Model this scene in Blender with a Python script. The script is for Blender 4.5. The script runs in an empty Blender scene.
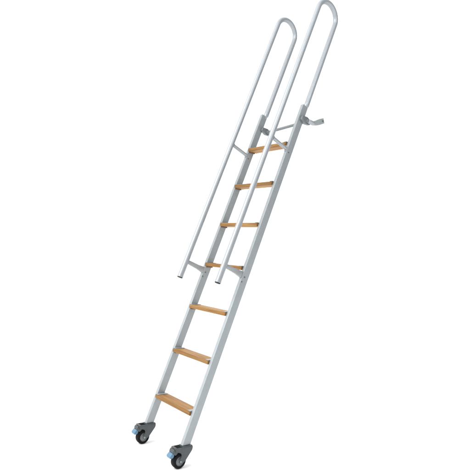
import bpy, bmesh, math, random
from mathutils import Vector, Matrix

scene = bpy.context.scene
COL = scene.collection
random.seed(4)

# ------------------------------------------------------------------ frame
# ladder frame (u across, s up along the stringers, f towards the climber) -> world
TH = 0.33929
CT, ST = math.cos(TH), math.sin(TH)
GZ = 0.4545                                   # lifts the fitted frame so that the floor is z = 0
M3 = Matrix(((1, 0, 0), (0, ST, -CT), (0, CT, ST)))
def P(u, s, f):
    v = M3 @ Vector((u, s, f)); v.z += GZ
    return v
G, W, D = 0.37617, 0.0225, 0.0486             # second stringer offset, stringer width and depth
S0, SP = -0.1863, 0.28                        # first tread, tread spacing along the stringer
STOP, ZBOT = 1.773, 0.1165                    # stringer top (s), stringer bottom (world z)
RF, RB, RT = 0.1431, -0.0402, 0.0170          # handrail front / back axis and tube radius
U_RAIL = (0.0125, 0.3862)

# ------------------------------------------------------------------ mesh helpers
def new_bm(): return bmesh.new()

def bx(bm, lo, hi, bevel=0.0, seg=2, mat=0):
    b = bmesh.new()
    bmesh.ops.create_cube(b, size=1)
    for v in b.verts:
        v.co = Vector([lo[i] + (v.co[i] + .5) * (hi[i] - lo[i]) for i in range(3)])
    if bevel:
        bmesh.ops.bevel(b, geom=b.edges[:], offset=bevel, segments=seg, profile=.5, affect='EDGES')
    join(bm, b, mat)

def join(bm, b, mat=0, mtx=None):
    if mtx: bmesh.ops.transform(b, matrix=mtx, verts=b.verts)
    vm = {v: bm.verts.new(v.co) for v in b.verts}
    for f in b.faces:
        try:
            nf = bm.faces.new([vm[v] for v in f.verts]); nf.material_index = mat
        except ValueError:
            pass
    b.free()

def loops(bm, rings, cap0=True, cap1=True, mat=0):
    vs = [[bm.verts.new(c) for c in r] for r in rings]
    n = len(rings[0])
    for a, b in zip(vs, vs[1:]):
        for i in range(n):
            f = bm.faces.new((a[i], a[(i + 1) % n], b[(i + 1) % n], b[i])); f.material_index = mat
    if cap0: bm.faces.new(vs[0][::-1]).material_index = mat
    if cap1: bm.faces.new(vs[-1]).material_index = mat

def tube(bm, pts, r, n=24, caps=(True, True), mat=0, up=None):
    pts = [Vector(p) for p in pts]
    rs = r if isinstance(r, (list, tuple)) else [r] * len(pts)
    rings = []
    side = None
    for i, p in enumerate(pts):
        t = (pts[min(i + 1, len(pts) - 1)] - pts[max(i - 1, 0)]).normalized()
        if side is None:
            ref = Vector((1, 0, 0)) if abs(t.x) < .9 else Vector((0, 0, 1))
            side = (ref - t * ref.dot(t)).normalized()
        else:
            side = (side - t * side.dot(t)).normalized()
        o = t.cross(side)
        rings.append([p + (side * math.cos(a) + o * math.sin(a)) * rs[i]
                      for a in [2 * math.pi * k / n for k in range(n)]])
    loops(bm, rings, caps[0], caps[1], mat)

def lathe_x(bm, prof, n=48, mat=0, centre=(0, 0, 0)):
    """closed profile of (x, r) turned about the X axis"""
    c = Vector(centre)
    rings = []
    for k in range(n):
        a = 2 * math.pi * k / n
        rings.append([c + Vector((x, r * math.cos(a), r * math.sin(a))) for x, r in prof])
    rings.append(rings[0])
    vs = [[bm.verts.new(p) for p in r] for r in rings[:-1]]
    vs.append(vs[0])
    m = len(prof)
    for a, b in zip(vs, vs[1:]):
        for i in range(m):
            f = bm.faces.new((a[i], a[(i + 1) % m], b[(i + 1) % m], b[i])); f.material_index = mat

def prism(bm, poly, x0, x1, bevel=0.0, mat=0, seg=2):
    """polygon of (y, z) extruded along x"""
    b = bmesh.new()
    lo = [b.verts.new((x0, y, z)) for y, z in poly]
    hi = [b.verts.new((x1, y, z)) for y, z in poly]
    n = len(poly)
    b.faces.new(lo); b.faces.new(hi[::-1])
    for i in range(n):
        b.faces.new((lo[i], hi[i], hi[(i + 1) % n], lo[(i + 1) % n]))
    if bevel:
        bmesh.ops.bevel(b, geom=b.edges[:], offset=bevel, segments=seg, profile=.5, affect='EDGES')
    join(bm, b, mat)

def rounded_poly(poly, rad, seg=4):
    out = []
    n = len(poly)
    for i in range(n):
        p = Vector(poly[i]); a = Vector(poly[i - 1]); c = Vector(poly[(i + 1) % n])
        r = rad[i] if isinstance(rad, (list, tuple)) else rad
        d1 = (a - p); d2 = (c - p)
        l = min(r, d1.length * .48, d2.length * .48)
        s = p + d1.normalized() * l; e = p + d2.normalized() * l
        if l < 1e-6:
            out.append(tuple(p)); continue
        for k in range(seg + 1):
            t = k / seg
            q = s * (1 - t) ** 2 + p * 2 * t * (1 - t) + e * t * t
            out.append((q[0], q[1]))
    return out

def obj(name, bm, mats, parent=None, loc=(0, 0, 0), rot=None, smooth=35):
    bmesh.ops.remove_doubles(bm, verts=bm.verts, dist=1e-6)
    bmesh.ops.recalc_face_normals(bm, faces=bm.faces)
    me = bpy.data.meshes.new(name)
    bm.to_mesh(me); bm.free()
    for m in (mats if isinstance(mats, (list, tuple)) else [mats]): me.materials.append(m)
    for p in me.polygons: p.use_smooth = True
    try:
        me.set_sharp_from_angle(angle=math.radians(smooth))
    except Exception:
        pass
    o = bpy.data.objects.new(name, me); COL.objects.link(o)
    o.location = loc
    if rot is not None: o.rotation_euler = rot
    if parent: o.parent = parent
    return o

def dup(o, parent, loc=None):
    c = o.copy(); COL.objects.link(c); c.parent = parent
    if loc is not None: c.location = loc
    for ch in list(o.children):
        d = ch.copy(); COL.objects.link(d); d.parent = c
    return c

# ------------------------------------------------------------------ materials
def mat(name):
    m = bpy.data.materials.new(name); m.use_nodes = True
    nt = m.node_tree
    return m, nt, nt.nodes['Principled BSDF']

def metal(name, col, metallic, rough, mott=.05, bump=.012, stretch=(60, 4, 60), spec=.5):
    m, nt, b = mat(name)
    tc = nt.nodes.new('ShaderNodeTexCoord')
    mp = nt.nodes.new('ShaderNodeMapping'); mp.inputs['Scale'].default_value = stretch
    nz = nt.nodes.new('ShaderNodeTexNoise'); nz.inputs['Scale'].default_value = 6; nz.inputs['Detail'].default_value = 6
    big = nt.nodes.new('ShaderNodeTexNoise'); big.inputs['Scale'].default_value = 22; big.inputs['Detail'].default_value = 4
    nt.links.new(tc.outputs['Object'], mp.inputs['Vector'])
    nt.links.new(mp.outputs['Vector'], nz.inputs['Vector'])
    nt.links.new(tc.outputs['Object'], big.inputs['Vector'])
    ad = nt.nodes.new('ShaderNodeMath'); ad.operation = 'ADD'
    nt.links.new(nz.outputs['Fac'], ad.inputs[0]); nt.links.new(big.outputs['Fac'], ad.inputs[1])
    rp = nt.nodes.new('ShaderNodeMapRange')
    rp.inputs['From Min'].default_value = .6; rp.inputs['From Max'].default_value = 1.4
    rp.inputs['To Min'].default_value = 1 - mott; rp.inputs['To Max'].default_value = 1 + mott
    nt.links.new(ad.outputs[0], rp.inputs['Value'])
    mx = nt.nodes.new('ShaderNodeMix'); mx.data_type = 'RGBA'; mx.blend_type = 'MULTIPLY'
    mx.inputs['Factor'].default_value = 1
    mx.inputs['A'].default_value = (*col, 1)
    nt.links.new(rp.outputs['Result'], mx.inputs['B'])
    nt.links.new(mx.outputs['Result'], b.inputs['Base Color'])
    rr = nt.nodes.new('ShaderNodeMapRange')
    rr.inputs['From Min'].default_value = .3; rr.inputs['From Max'].default_value = .7
    rr.inputs['To Min'].default_value = rough - .06; rr.inputs['To Max'].default_value = rough + .06
    nt.links.new(nz.outputs['Fac'], rr.inputs['Value'])
    nt.links.new(rr.outputs['Result'], b.inputs['Roughness'])
    bp = nt.nodes.new('ShaderNodeBump'); bp.inputs['Strength'].default_value = bump; bp.inputs['Distance'].default_value = .004
    nt.links.new(nz.outputs['Fac'], bp.inputs['Height'])
    nt.links.new(bp.outputs['Normal'], b.inputs['Normal'])
    b.inputs['Metallic'].default_value = metallic
    b.inputs['Specular IOR Level'].default_value = spec
    return m

def wood(name, k=1.0):
    m, nt, b = mat(name)
    N, L = nt.nodes.new, nt.links.new
    tc = N('ShaderNodeTexCoord'); oi = N('ShaderNodeObjectInfo')
    sh = N('ShaderNodeVectorMath'); sh.operation = 'SCALE'; sh.inputs[0].default_value = (3.1, 1.7, 2.3)
    L(oi.outputs['Random'], sh.inputs['Scale'])
    ad = N('ShaderNodeVectorMath'); ad.operation = 'ADD'
    L(tc.outputs['Object'], ad.inputs[0]); L(sh.outputs['Vector'], ad.inputs[1])
    mp = N('ShaderNodeMapping'); mp.inputs['Scale'].default_value = (3.0, 60, 60)
    L(ad.outputs['Vector'], mp.inputs['Vector'])
    n1 = N('ShaderNodeTexNoise'); n1.inputs['Scale'].default_value = 1.6; n1.inputs['Detail'].default_value = 7; n1.inputs['Distortion'].default_value = .7
    L(mp.outputs['Vector'], n1.inputs['Vector'])
    mp2 = N('ShaderNodeMapping'); mp2.inputs['Scale'].default_value = (9, 420, 420)
    L(ad.outputs['Vector'], mp2.inputs['Vector'])
    n2 = N('ShaderNodeTexNoise'); n2.inputs['Scale'].default_value = 1.0; n2.inputs['Detail'].default_value = 3
    L(mp2.outputs['Vector'], n2.inputs['Vector'])
    cr = N('ShaderNodeValToRGB'); e = cr.color_ramp.elements
    e[0].position = .28; e[0].color = (.205 * k, .092 * k, .027 * k, 1)
    e[1].position = .72; e[1].color = (.37 * k, .214 * k, .077 * k, 1)
    ce = cr.color_ramp.elements.new(.5); ce.color = (.30 * k, .158 * k, .053 * k, 1)
    L(n1.outputs['Fac'], cr.inputs['Fac'])
    rp = N('ShaderNodeMapRange'); rp.inputs['From Min'].default_value = .3; rp.inputs['From Max'].default_value = .7
    rp.inputs['To Min'].default_value = .88; rp.inputs['To Max'].default_value = 1.08
    L(n2.outputs['Fac'], rp.inputs['Value'])
    mx = N('ShaderNodeMix'); mx.data_type = 'RGBA'; mx.blend_type = 'MULTIPLY'; mx.inputs['Factor'].default_value = 1
    L(cr.outputs['Color'], mx.inputs['A']); L(rp.outputs['Result'], mx.inputs['B'])
    rv = N('ShaderNodeMapRange'); rv.inputs['To Min'].default_value = .86; rv.inputs['To Max'].default_value = 1.16
    L(oi.outputs['Random'], rv.inputs['Value'])
    m2 = N('ShaderNodeMix'); m2.data_type = 'RGBA'; m2.blend_type = 'MULTIPLY'; m2.inputs['Factor'].default_value = 1
    L(mx.outputs['Result'], m2.inputs['A']); L(rv.outputs['Result'], m2.inputs['B'])
    L(m2.outputs['Result'], b.inputs['Base Color'])
    b.inputs['Roughness'].default_value = .5
    b.inputs['Specular IOR Level'].default_value = .16
    bp = N('ShaderNodeBump'); bp.inputs['Strength'].default_value = .15; bp.inputs['Distance'].default_value = .002
    L(n2.outputs['Fac'], bp.inputs['Height']); L(bp.outputs['Normal'], b.inputs['Normal'])
    return m

M_ALU = metal('anodised_aluminium', (.322, .353, .370), .38, .42, .075, .02, (60, 3, 60))
M_TUBE = metal('satin_aluminium_tube', (.335, .362, .384), .38, .36, .03, .01, (50, 4, 50))
M_BRK = metal('bracket_aluminium', (.325, .342, .352), .35, .45, .05, .02, (30, 30, 30))
M_DARK = metal('grey_zinc', (.19, .21, .22), .4, .42, .12, .03, (30, 30, 30))
M_CAST = metal('castor_grey_housing', (.066, .077, .083), .3, .38, .2, .05, (40, 40, 40))
M_HUB = metal('wheel_hub_grey', (.17, .185, .19), .2, .5, .08, .03, (30, 30, 30))
M_RUB = metal('black_rubber', (.006, .0062, .007), 0, .6, .2, .05, (40, 40, 40), spec=.12)
M_PLUG = metal('black_plastic', (.012, .012, .013), 0, .5, .1, .02, (40, 40, 40), spec=.3)
M_CAP = metal('brown_end_cap', (.15, .115, .095), 0, .6, .1, .02, (40, 40, 40), spec=.3)
M_BLUE = metal('pale_blue_plastic', (.095, .20, .305), 0, .4, .05, .02, (30, 30, 30))
M_RIV = metal('rivet_steel', (.16, .17, .18), .7, .4, .08, .02, (40, 40, 40))
M_WOOD = wood('oiled_beech', 1.17)
M_NOSE = wood('darker_nosing_wood', .74)  # darker copy of the tread wood, for the front strip

m, nt, b = mat('white_studio_floor')
nz = nt.nodes.new('ShaderNodeTexNoise'); nz.inputs['Scale'].default_value = 3
tc = nt.nodes.new('ShaderNodeTexCoord'); nt.links.new(tc.outputs['Object'], nz.inputs['Vector'])
rp = nt.nodes.new('ShaderNodeMapRange'); rp.inputs['To Min'].default_value = .93; rp.inputs['To Max'].default_value = .95
nt.links.new(nz.outputs['Fac'], rp.inputs['Value']); nt.links.new(rp.outputs['Result'], b.inputs['Base Color'])
b.inputs['Roughness'].default_value = .9; b.inputs['Specular IOR Level'].default_value = .1
M_FLOOR = m

# ------------------------------------------------------------------ the floor
bm = new_bm()
n = 64
ctr = bm.verts.new((0, 0, 0))
ring = [bm.verts.new((400 * math.cos(2 * math.pi * k / n), 400 * math.sin(2 * math.pi * k / n), 0)) for k in range(n)]
for k in range(n): bm.faces.new((ctr, ring[k], ring[(k + 1) % n]))
floor = obj('floor', bm, M_FLOOR)
floor['kind'] = 'structure'
floor['label'] = 'seamless white floor under the ladder'

# ------------------------------------------------------------------ the ladder
ladder = bpy.data.objects.new('ladder', None); COL.objects.link(ladder)
ladder.location = (0.2, -0.1, 0); ladder.empty_display_size = .2
ladder['label'] = 'leaning aluminium ladder with seven wooden treads, two looped handrails and braked castors'
ladder['category'] = 'ladder'
BASE = Vector(ladder.location)
EUL = M3.to_euler()
def at(u, s, f): return P(u, s, f) - BASE

def part_l(name, bm, mats, u, s, f, parent=ladder, smooth=35):
    """part whose mesh is written in (u, s, f) axes"""
    return obj(name, bm, mats, parent, at(u, s, f), EUL, smooth)

# --- stringers: rounded box section, foot cut level
def stringer_bm():
    bm = new_bm()
    prof = rounded_poly([(0, 0), (W, 0), (W, -D), (0, -D)], .003, 3)
    def sbot(f, z=ZBOT): return (z - GZ - ST * f) / CT
    rings = []
    inset = lambda p, k: ((p[0] - W / 2) * k + W / 2, (p[1] + D / 2) * k - D / 2)
    rings.append([(p[0], sbot(p[1]), p[1]) for p in prof])
    for s in (0, .6, 1.2, STOP - .004):
        rings.append([(p[0], s, p[1]) for p in prof])
    for k, ds in ((.985, -.0015), (.93, 0.0)):
        rings.append([(inset(p, k)[0], STOP + ds, inset(p, k)[1]) for p in prof])
    loops(bm, rings)
    return bm
st = part_l('stringer', stringer_bm(), M_ALU, 0, 0, 0)

def rivet_bm():
    bm = new_bm()
    lathe_x(bm, [(-.001, .0002), (-.001, .0052), (.0006, .0052), (.0016, .0036), (.002, .0002)], 20)
    return bm
# rivets on the u+ face of a stringer, where the rail brackets are fixed
riv0 = part_l('rivet', rivet_bm(), M_RIV, W, .594, -.017, st)
riv0.location = (W, .594, -.017); riv0.rotation_euler = (0, 0, 0)
for s, f in ((.563, -.008), (1.425, -.018)):
    r = riv0.copy(); COL.objects.link(r); r.parent = st; r.location = (W, s, f)
st2 = dup(st, ladder, at(G, 0, 0))

# --- treads
TD, TT, FF = .0772, .0217, .0138
tw = (G - W) - .0012                           # clear width between the stringers
NOSE = .0075
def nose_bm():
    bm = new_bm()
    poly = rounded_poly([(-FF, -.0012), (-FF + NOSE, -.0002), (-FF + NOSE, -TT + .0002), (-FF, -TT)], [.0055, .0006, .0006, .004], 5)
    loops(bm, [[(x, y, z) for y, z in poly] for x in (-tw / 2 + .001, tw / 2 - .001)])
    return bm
def tread_bm():
    bm = new_bm()
    # (y, z): front nose is -FF, back edge +TD-FF ; top z=0
    poly = rounded_poly([(-FF + NOSE, 0), (TD - FF, 0), (TD - FF, -TT), (-FF + NOSE, -TT)], [.0008, .004, .004, .0008], 3)
    xs = [-tw / 2 + .004, tw / 2 - .004]
    rings = [[(x, y, z) for y, z in poly] for x in xs]
    loops(bm, rings)
    return bm
def cap_bm(sx):
    bm = new_bm()
    poly = rounded_poly([(-FF + NOSE + .0006, .0006), (TD - FF + .0006, .0006), (TD - FF + .0006, -TT - .0006), (-FF + NOSE + .0006, -TT - .0006)],
                        [.001, .004, .004, .001], 3)
    xa, xb = sorted((sx * (tw / 2 - .004), sx * tw / 2))
    loops(bm, [[(x, y, z) for y, z in poly] for x in (xa, xb)])
    return bm
def tbr_bm(sx):
    """metal foot lying on the tread, dark brown block under the tread end"""
    bm = new_bm()
    a, c = sorted((sx * (tw / 2 - .025), sx * (tw / 2 - .0002)))
    bx(bm, (a, -FF + .0035, .0006), (c, TD - FF - .006, .0027), .0007)
    a, c = sorted((sx * (tw / 2 - .0060), sx * (tw / 2 - .0004)))
    bx(bm, (a, .001, -TT - .0085), (c, TD - FF - .018, -TT - .0008), .0006, mat=1)  # dark brown block below the tread end
    return bm
uc = (W + G) / 2
t0 = obj('tread', tread_bm(), M_WOOD, ladder, at(uc, S0, 0))
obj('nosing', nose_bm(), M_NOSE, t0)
for sx in (-1, 1):
    obj('end_cap', cap_bm(sx), M_CAP, t0)
    obj('tread_bracket', tbr_bm(sx), [M_BRK, M_CAP], t0)
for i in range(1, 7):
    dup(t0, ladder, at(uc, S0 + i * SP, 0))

# --- handrails (mesh in u,s,f axes about the rail plane)
SA = 2.438
def rail_bm():
    bm = new_bm()
    R = (RF - RB) / 2; fc = (RF + RB) / 2
    pts = [(0, .500, RF)]
    rr = [RT]
    for s in (.9, 1.4, 1.9, 2.3, SA - .03): pts.append((0, s, RF)); rr.append(RT)
    for k in range(0, 33):
        a = math.pi * k / 32
        pts.append((0, SA + R * math.sin(a), fc + R * math.cos(a))); rr.append(RT)
    for s in (SA - .03, 2.3, 2.0, STOP + .03, STOP + .012): pts.append((0, s, RB)); rr.append(RT)
    pts += [(0, STOP + .002, RB + .001), (0, STOP - .02, RB + .004)]; rr += [.0125, .0104]
    tube(bm, pts, rr, 32, (True, True))
    # weld beads where the brackets meet the tube
    return bm
rail = part_l('handrail', rail_bm(), M_TUBE, U_RAIL[0], 0, 0, smooth=60)
def collar_bm():
    bm = new_bm()
    tube(bm, [(0, .4985, RF), (0, .4995, RF), (0, .5095, RF), (0, .5105, RF)], [RT, RT + .0009, RT + .0009, RT], 32)
    return bm
def plug_bm():
    bm = new_bm()
    tube(bm, [(0, .4940, RF), (0, .4948, RF), (0, .4982, RF)], [RT - .0022, RT - .0005, RT - .0005], 32)
    return bm
def brk_up_bm():
    bm = new_bm()
    s = 1.443
    tube(bm, [(0, s, RF - RT + .004), (0, s, .010), (0, s, .0015)], [.0112, .0112, .0112], 24)
    for f0, f1 in ((RF - RT - .005, RF - RT + .002),):
        tube(bm, [(0, s, f0), (0, s, (f0 + f1) / 2), (0, s, f1)], [.0113, .0126, .0148], 24)
    bx(bm, (-.0106, s - .017, .0004), (.0106, s + .017, .0032), .0008)
    # fixing bolt beside the foot
    return bm
def brk_lo_bm():
    bm = new_bm()
    s = .604
    poly_top = [(.0005, -.021), (.0005, .019), (.05, .013), (RF - RT + .003, .011), (RF - RT + .003, -.011), (.05, -.0135)]
    b = bmesh.new()
    lo = [b.verts.new((-.0085, s + ds, f)) for f, ds in poly_top]
    hi = [b.verts.new((.0085, s + ds, f)) for f, ds in poly_top]
    k = len(lo)
    b.faces.new(lo); b.faces.new(hi[::-1])
    for i in range(k): b.faces.new((lo[i], hi[i], hi[(i + 1) % k], lo[(i + 1) % k]))
    bmesh.ops.bevel(b, geom=b.edges[:], offset=.0018, segments=3, profile=.5, affect='EDGES')
    join(bm, b)
    return bm
def sub(name, bm, mats, parent, smooth=35):
    return obj(name, bm, mats, parent, smooth=smooth)
sub('end_collar', collar_bm(), M_TUBE, rail)
sub('end_plug', plug_bm(), M_PLUG, rail)
sub('rail_bracket', brk_up_bm(), M_TUBE, rail)
sub('rail_bracket', brk_lo_bm(), M_BRK, rail)
rail2 = dup(rail, ladder, at(U_RAIL[1], 0, 0))

# --- locking bar with its brackets and hook, behind the stringer tops
def P_bar_l(): return Vector((W + .010, 1.671, -.081))
def P_bar_r(): return Vector((G + W + .010, 1.680, -.064))
bm = new_bm()
pl, pr_ = P_bar_l(), P_bar_r()
tube(bm, [pl - Vector((.008, 0, 0)), pl, (pl + pr_) / 2, pr_, pr_ + Vector((.006, 0, 0))], .0098, 20)
bar = part_l('locking_bar', bm, M_DARK, 0, 0, 0)
def clamp_bm(u0, u1, f0, f1, s, hs, c):
    bm = new_bm()
    poly = rounded_poly([(f0, s + hs * .75), (f0, s - hs * .45), ((f0 + f1) / 2 - .004, s - hs), (f1, s - hs * .75), (f1, s + hs * .45), ((f0 + f1) / 2, s + hs)], .006, 3)
    b = bmesh.new()
    lo = [b.verts.new((u0, q, p)) for p, q in poly]; hi = [b.verts.new((u1, q, p)) for p, q in poly]
    k = len(lo)
    b.faces.new(lo); b.faces.new(hi[::-1])
    for i in range(k): b.faces.new((lo[i], hi[i], hi[(i + 1) % k], lo[(i + 1) % k]))
    es = [e for e in b.edges if abs(e.verts[0].co.x - e.verts[1].co.x) < 1e-6]
    bmesh.ops.bevel(b, geom=es, offset=.0016, segments=2, profile=.5, affect='EDGES')
    join(bm, b)
    lathe_x(bm, [(u1 - .001, .0002), (u1 - .001, .0125), (u1 + .0045, .0125), (u1 + .0065, .0105), (u1 + .0065, .0002)], 28, 0, c)
    return bm
sub('clamp', clamp_bm(W + .0004, W + .020, -.112, -.030, 1.671, .022, (0, pl.y, pl.z)), M_DARK, bar)
sub('clamp', clamp_bm(G + W + .0004, G + W + .020, -.094, -.012, 1.680, .024, (0, pr_.y, pr_.z)), M_DARK, bar)
# bright bush outside the second stringer, then the flat hook that turns up at its end
bm = new_bm()
a = Vector((G + W + .024, 1.682, -.066)); e = Vector((G + W + .034, 1.688, -.108))
tube(bm, [a, a.lerp(e, .08), a.lerp(e, .92), e], [.0125, .0145, .0145, .0125], 24)
sub('bush', bm, M_TUBE, bar)
bm = new_bm()
path = [(-.098, 1.687), (-.111, 1.693), (-.124, 1.704), (-.137, 1.717), (-.151, 1.731), (-.164, 1.743)]
hw = [.0125, .0145, .0175, .0185, .0185, .0172]
th = .0085
rings = []
for i, (f, s) in enumerate(path):
    d = Vector((path[min(i + 1, 5)][0] - path[max(i - 1, 0)][0], path[min(i + 1, 5)][1] - path[max(i - 1, 0)][1])).normalized()
    nrm = Vector((-d.y, d.x))
    w = hw[i]
    u = G + W + .033 + .003 * i
    sec = rounded_poly([(-th, -w), (th, -w), (th, w), (-th, w)], .003, 3)
    rings.append([(u + p, s + nrm.y * q, f + nrm.x * q) for p, q in sec])
loops(bm, rings)
hk = sub('hook_plate', bm, metal('pale_zinc', (.33, .37, .375), .4, .4, .1, .03, (30, 30, 30)), bar)
bm = new_bm()
lathe_x(bm, [(-.001, .0002), (-.001, .0062), (.0012, .0062), (.0022, .0045), (.0022, .0002)], 20, 0, (G + W + .0553, 1.735, -.1555))
sub('pin', bm, M_RIV, bar)

# --- castors (world axes, origin under the stringer foot, front is -y)
WR = .0400
TR = -.036                                    # trail of the wheel
AZ = -(ZBOT - WR)                             # axle height from the plate
def housing_bm():
    bm = new_bm()
    # top deck
    bx(bm, (-.0225, -.026, -.012), (.0225, .032, -.002), .003)
    bx(bm, (-.0225, -.0745, -.020), (.0225, -.062, -.004), .003)
    # cheeks
    poly = rounded_poly([(.032, -.006), (.032, -.024), (-.010, AZ - .002), (-.028, AZ - .011), (-.042, AZ - .009), (-.045, AZ + .004),
                         (-.030, AZ + .036), (-.048, -.028), (-.072, -.024), (-.072, -.005)], [.003, .01, .014, .012, .012, .01, .02, .01, .004, .003], 4)
    for sx in (-1, 1):
        x0, x1 = sorted((sx * .0195, sx * .0235))
        prism(bm, poly, x0, x1, .001)
    # round swivel head and stem
    b = bmesh.new(); bmesh.ops.create_cone(b, cap_ends=True, segments=32, radius1=.0095, radius2=.0095, depth=.010)
    join(bm, b, 0, Matrix.Translation((0, 0, -.003)))
    # rear skirt between the cheeks
    bx(bm, (-.0195, .022, -.030), (.0195, .030, -.008), .002)
    return bm
def wheel_bm():
    bm = new_bm()
    prof = [(-.0150, .0245), (-.0160, .0260), (-.0160, .0345), (-.0128, .0388), (-.005, .0400), (.005, .0400), (.0128, .0388), (.0160, .0345), (.0160, .0260), (.0150, .0245)]
    lathe_x(bm, prof, 64, 0)
    return bm
def hub_bm():
    bm = new_bm()
    prof = [(-.0165, .0003), (-.0165, .0085), (-.0125, .0100), (-.0115, .0205), (-.0150, .0246), (.0150, .0246), (.0115, .0205), (.0125, .0100), (.0165, .0085), (.0165, .0003)]
    lathe_x(bm, prof, 48, 0)
    return bm
def axle_bm():
    bm = new_bm()
    lathe_x(bm, [(-.0275, .0003), (-.0275, .0060), (-.0258, .0072), (.0258, .0072), (.0275, .0060), (.0275, .0003)], 6, 0)
    return bm
def lever_bm():
    bm = new_bm()
    poly = rounded_poly([(-.0755, -.009), (-.0755, -.0205), (-.058, -.0215), (-.055, -.0300), (-.067, -.0420), (-.082, -.0340), (-.088, -.024), (-.082, -.009)], .004, 3)
    prism(bm, poly, -.0175, .0175, .0012)
    return bm
def pedal_bm():
    bm = new_bm()
    poly = rounded_poly([(-.0760, -.0385), (-.0875, -.0262), (-.1020, -.0430), (-.0985, -.0540), (-.0820, -.0520)], .003, 3)
    prism(bm, poly, -.018, .016, .0015)
    return bm
foot = P(W / 2, -.35, -D / 2); foot.z = ZBOT
foot -= BASE
cas = obj('castor', housing_bm(), M_CAST, ladder, foot)
wh = obj('wheel', wheel_bm(), M_RUB, cas, (0, TR, AZ))
obj('hub', hub_bm(), M_HUB, cas, (0, TR, AZ))
obj('axle_bolt', axle_bm(), M_DARK, cas, (0, TR, AZ))
obj('brake_lever', lever_bm(), M_CAST, cas)
obj('brake_pedal', pedal_bm(), M_BLUE, cas)
cas.rotation_euler = (0, 0, math.radians(0))
c2 = dup(cas, ladder, foot + Vector((G, 0, 0)))

# ------------------------------------------------------------------ camera
cam = bpy.data.cameras.new('camera'); co = bpy.data.objects.new('camera', cam); COL.objects.link(co)
Rw = Matrix(((0.6431157045593238, 0.7611855749370198, 0.08365829939081704),
             (0.01739874987358314, 0.0946946996144945, -0.9953543074542639),
             (-0.7655713383166857, 0.6415835365505568, 0.047655971034900324)))
right, down, fwd = Rw[0], Rw[1], Rw[2]
m4 = Matrix(((right[0], -down[0], -fwd[0], 2.50215), (right[1], -down[1], -fwd[1], -1.64660),
             (right[2], -down[2], -fwd[2], .65877 + GZ), (0, 0, 0, 1)))
co.matrix_world = m4
cam.sensor_width = 36; cam.lens = 487.10757 / 470 * 36
cam.clip_start = .05; cam.clip_end = 2000
scene.camera = co

# ------------------------------------------------------------------ light
w = bpy.data.worlds.new('World'); scene.world = w; w.use_nodes = True
bg = w.node_tree.nodes['Background']
# white world light: bright far and -x side, +x side dimmed to shade the ladder
wn, wl = w.node_tree.nodes, w.node_tree.links
wt = wn.new('ShaderNodeTexCoord'); sx_ = wn.new('ShaderNodeVectorMath'); sx_.operation = 'DOT_PRODUCT'; sx_.inputs[1].default_value = (.9, .436, 0); wr = wn.new('ShaderNodeMapRange')
wr.interpolation_type = 'SMOOTHSTEP'
wr.inputs['From Min'].default_value = .1; wr.inputs['From Max'].default_value = .65
wr.inputs['To Min'].default_value = 1.58; wr.inputs['To Max'].default_value = .34
wl.new(wt.outputs['Generated'], sx_.inputs[0]); wl.new(sx_.outputs['Value'], wr.inputs['Value'])
wl.new(wr.outputs['Result'], bg.inputs['Strength'])
bg.inputs['Color'].default_value = (1, 1, 1, 1)

def area(name, loc, target, size, power, col=(1, 1, 1)):
    l = bpy.data.lights.new(name, 'AREA'); o = bpy.data.objects.new(name, l); COL.objects.link(o)
    l.shape = 'RECTANGLE'; l.size, l.size_y = size; l.energy = power; l.color = col
    o.location = loc
    o.rotation_euler = (Vector(target) - Vector(loc)).to_track_quat('-Z', 'Y').to_euler()
    return o
area('key_lamp', (0.0, -10.0, 9.0), (.2, .2, 1.2), (5.5, 5.5), 1260)

area('added_fill', (3.6, -.6, 4.6), (.2, .3, 1.9), (1.6, 1.6), 42)  # added off-frame fill, lifts the upper stringer sides

scene.view_settings.view_transform = 'Standard'
scene.view_settings.look = 'None'
scene.view_settings.exposure = 0
scene.view_settings.gamma = 1
scene.view_settings.use_curve_mapping = False
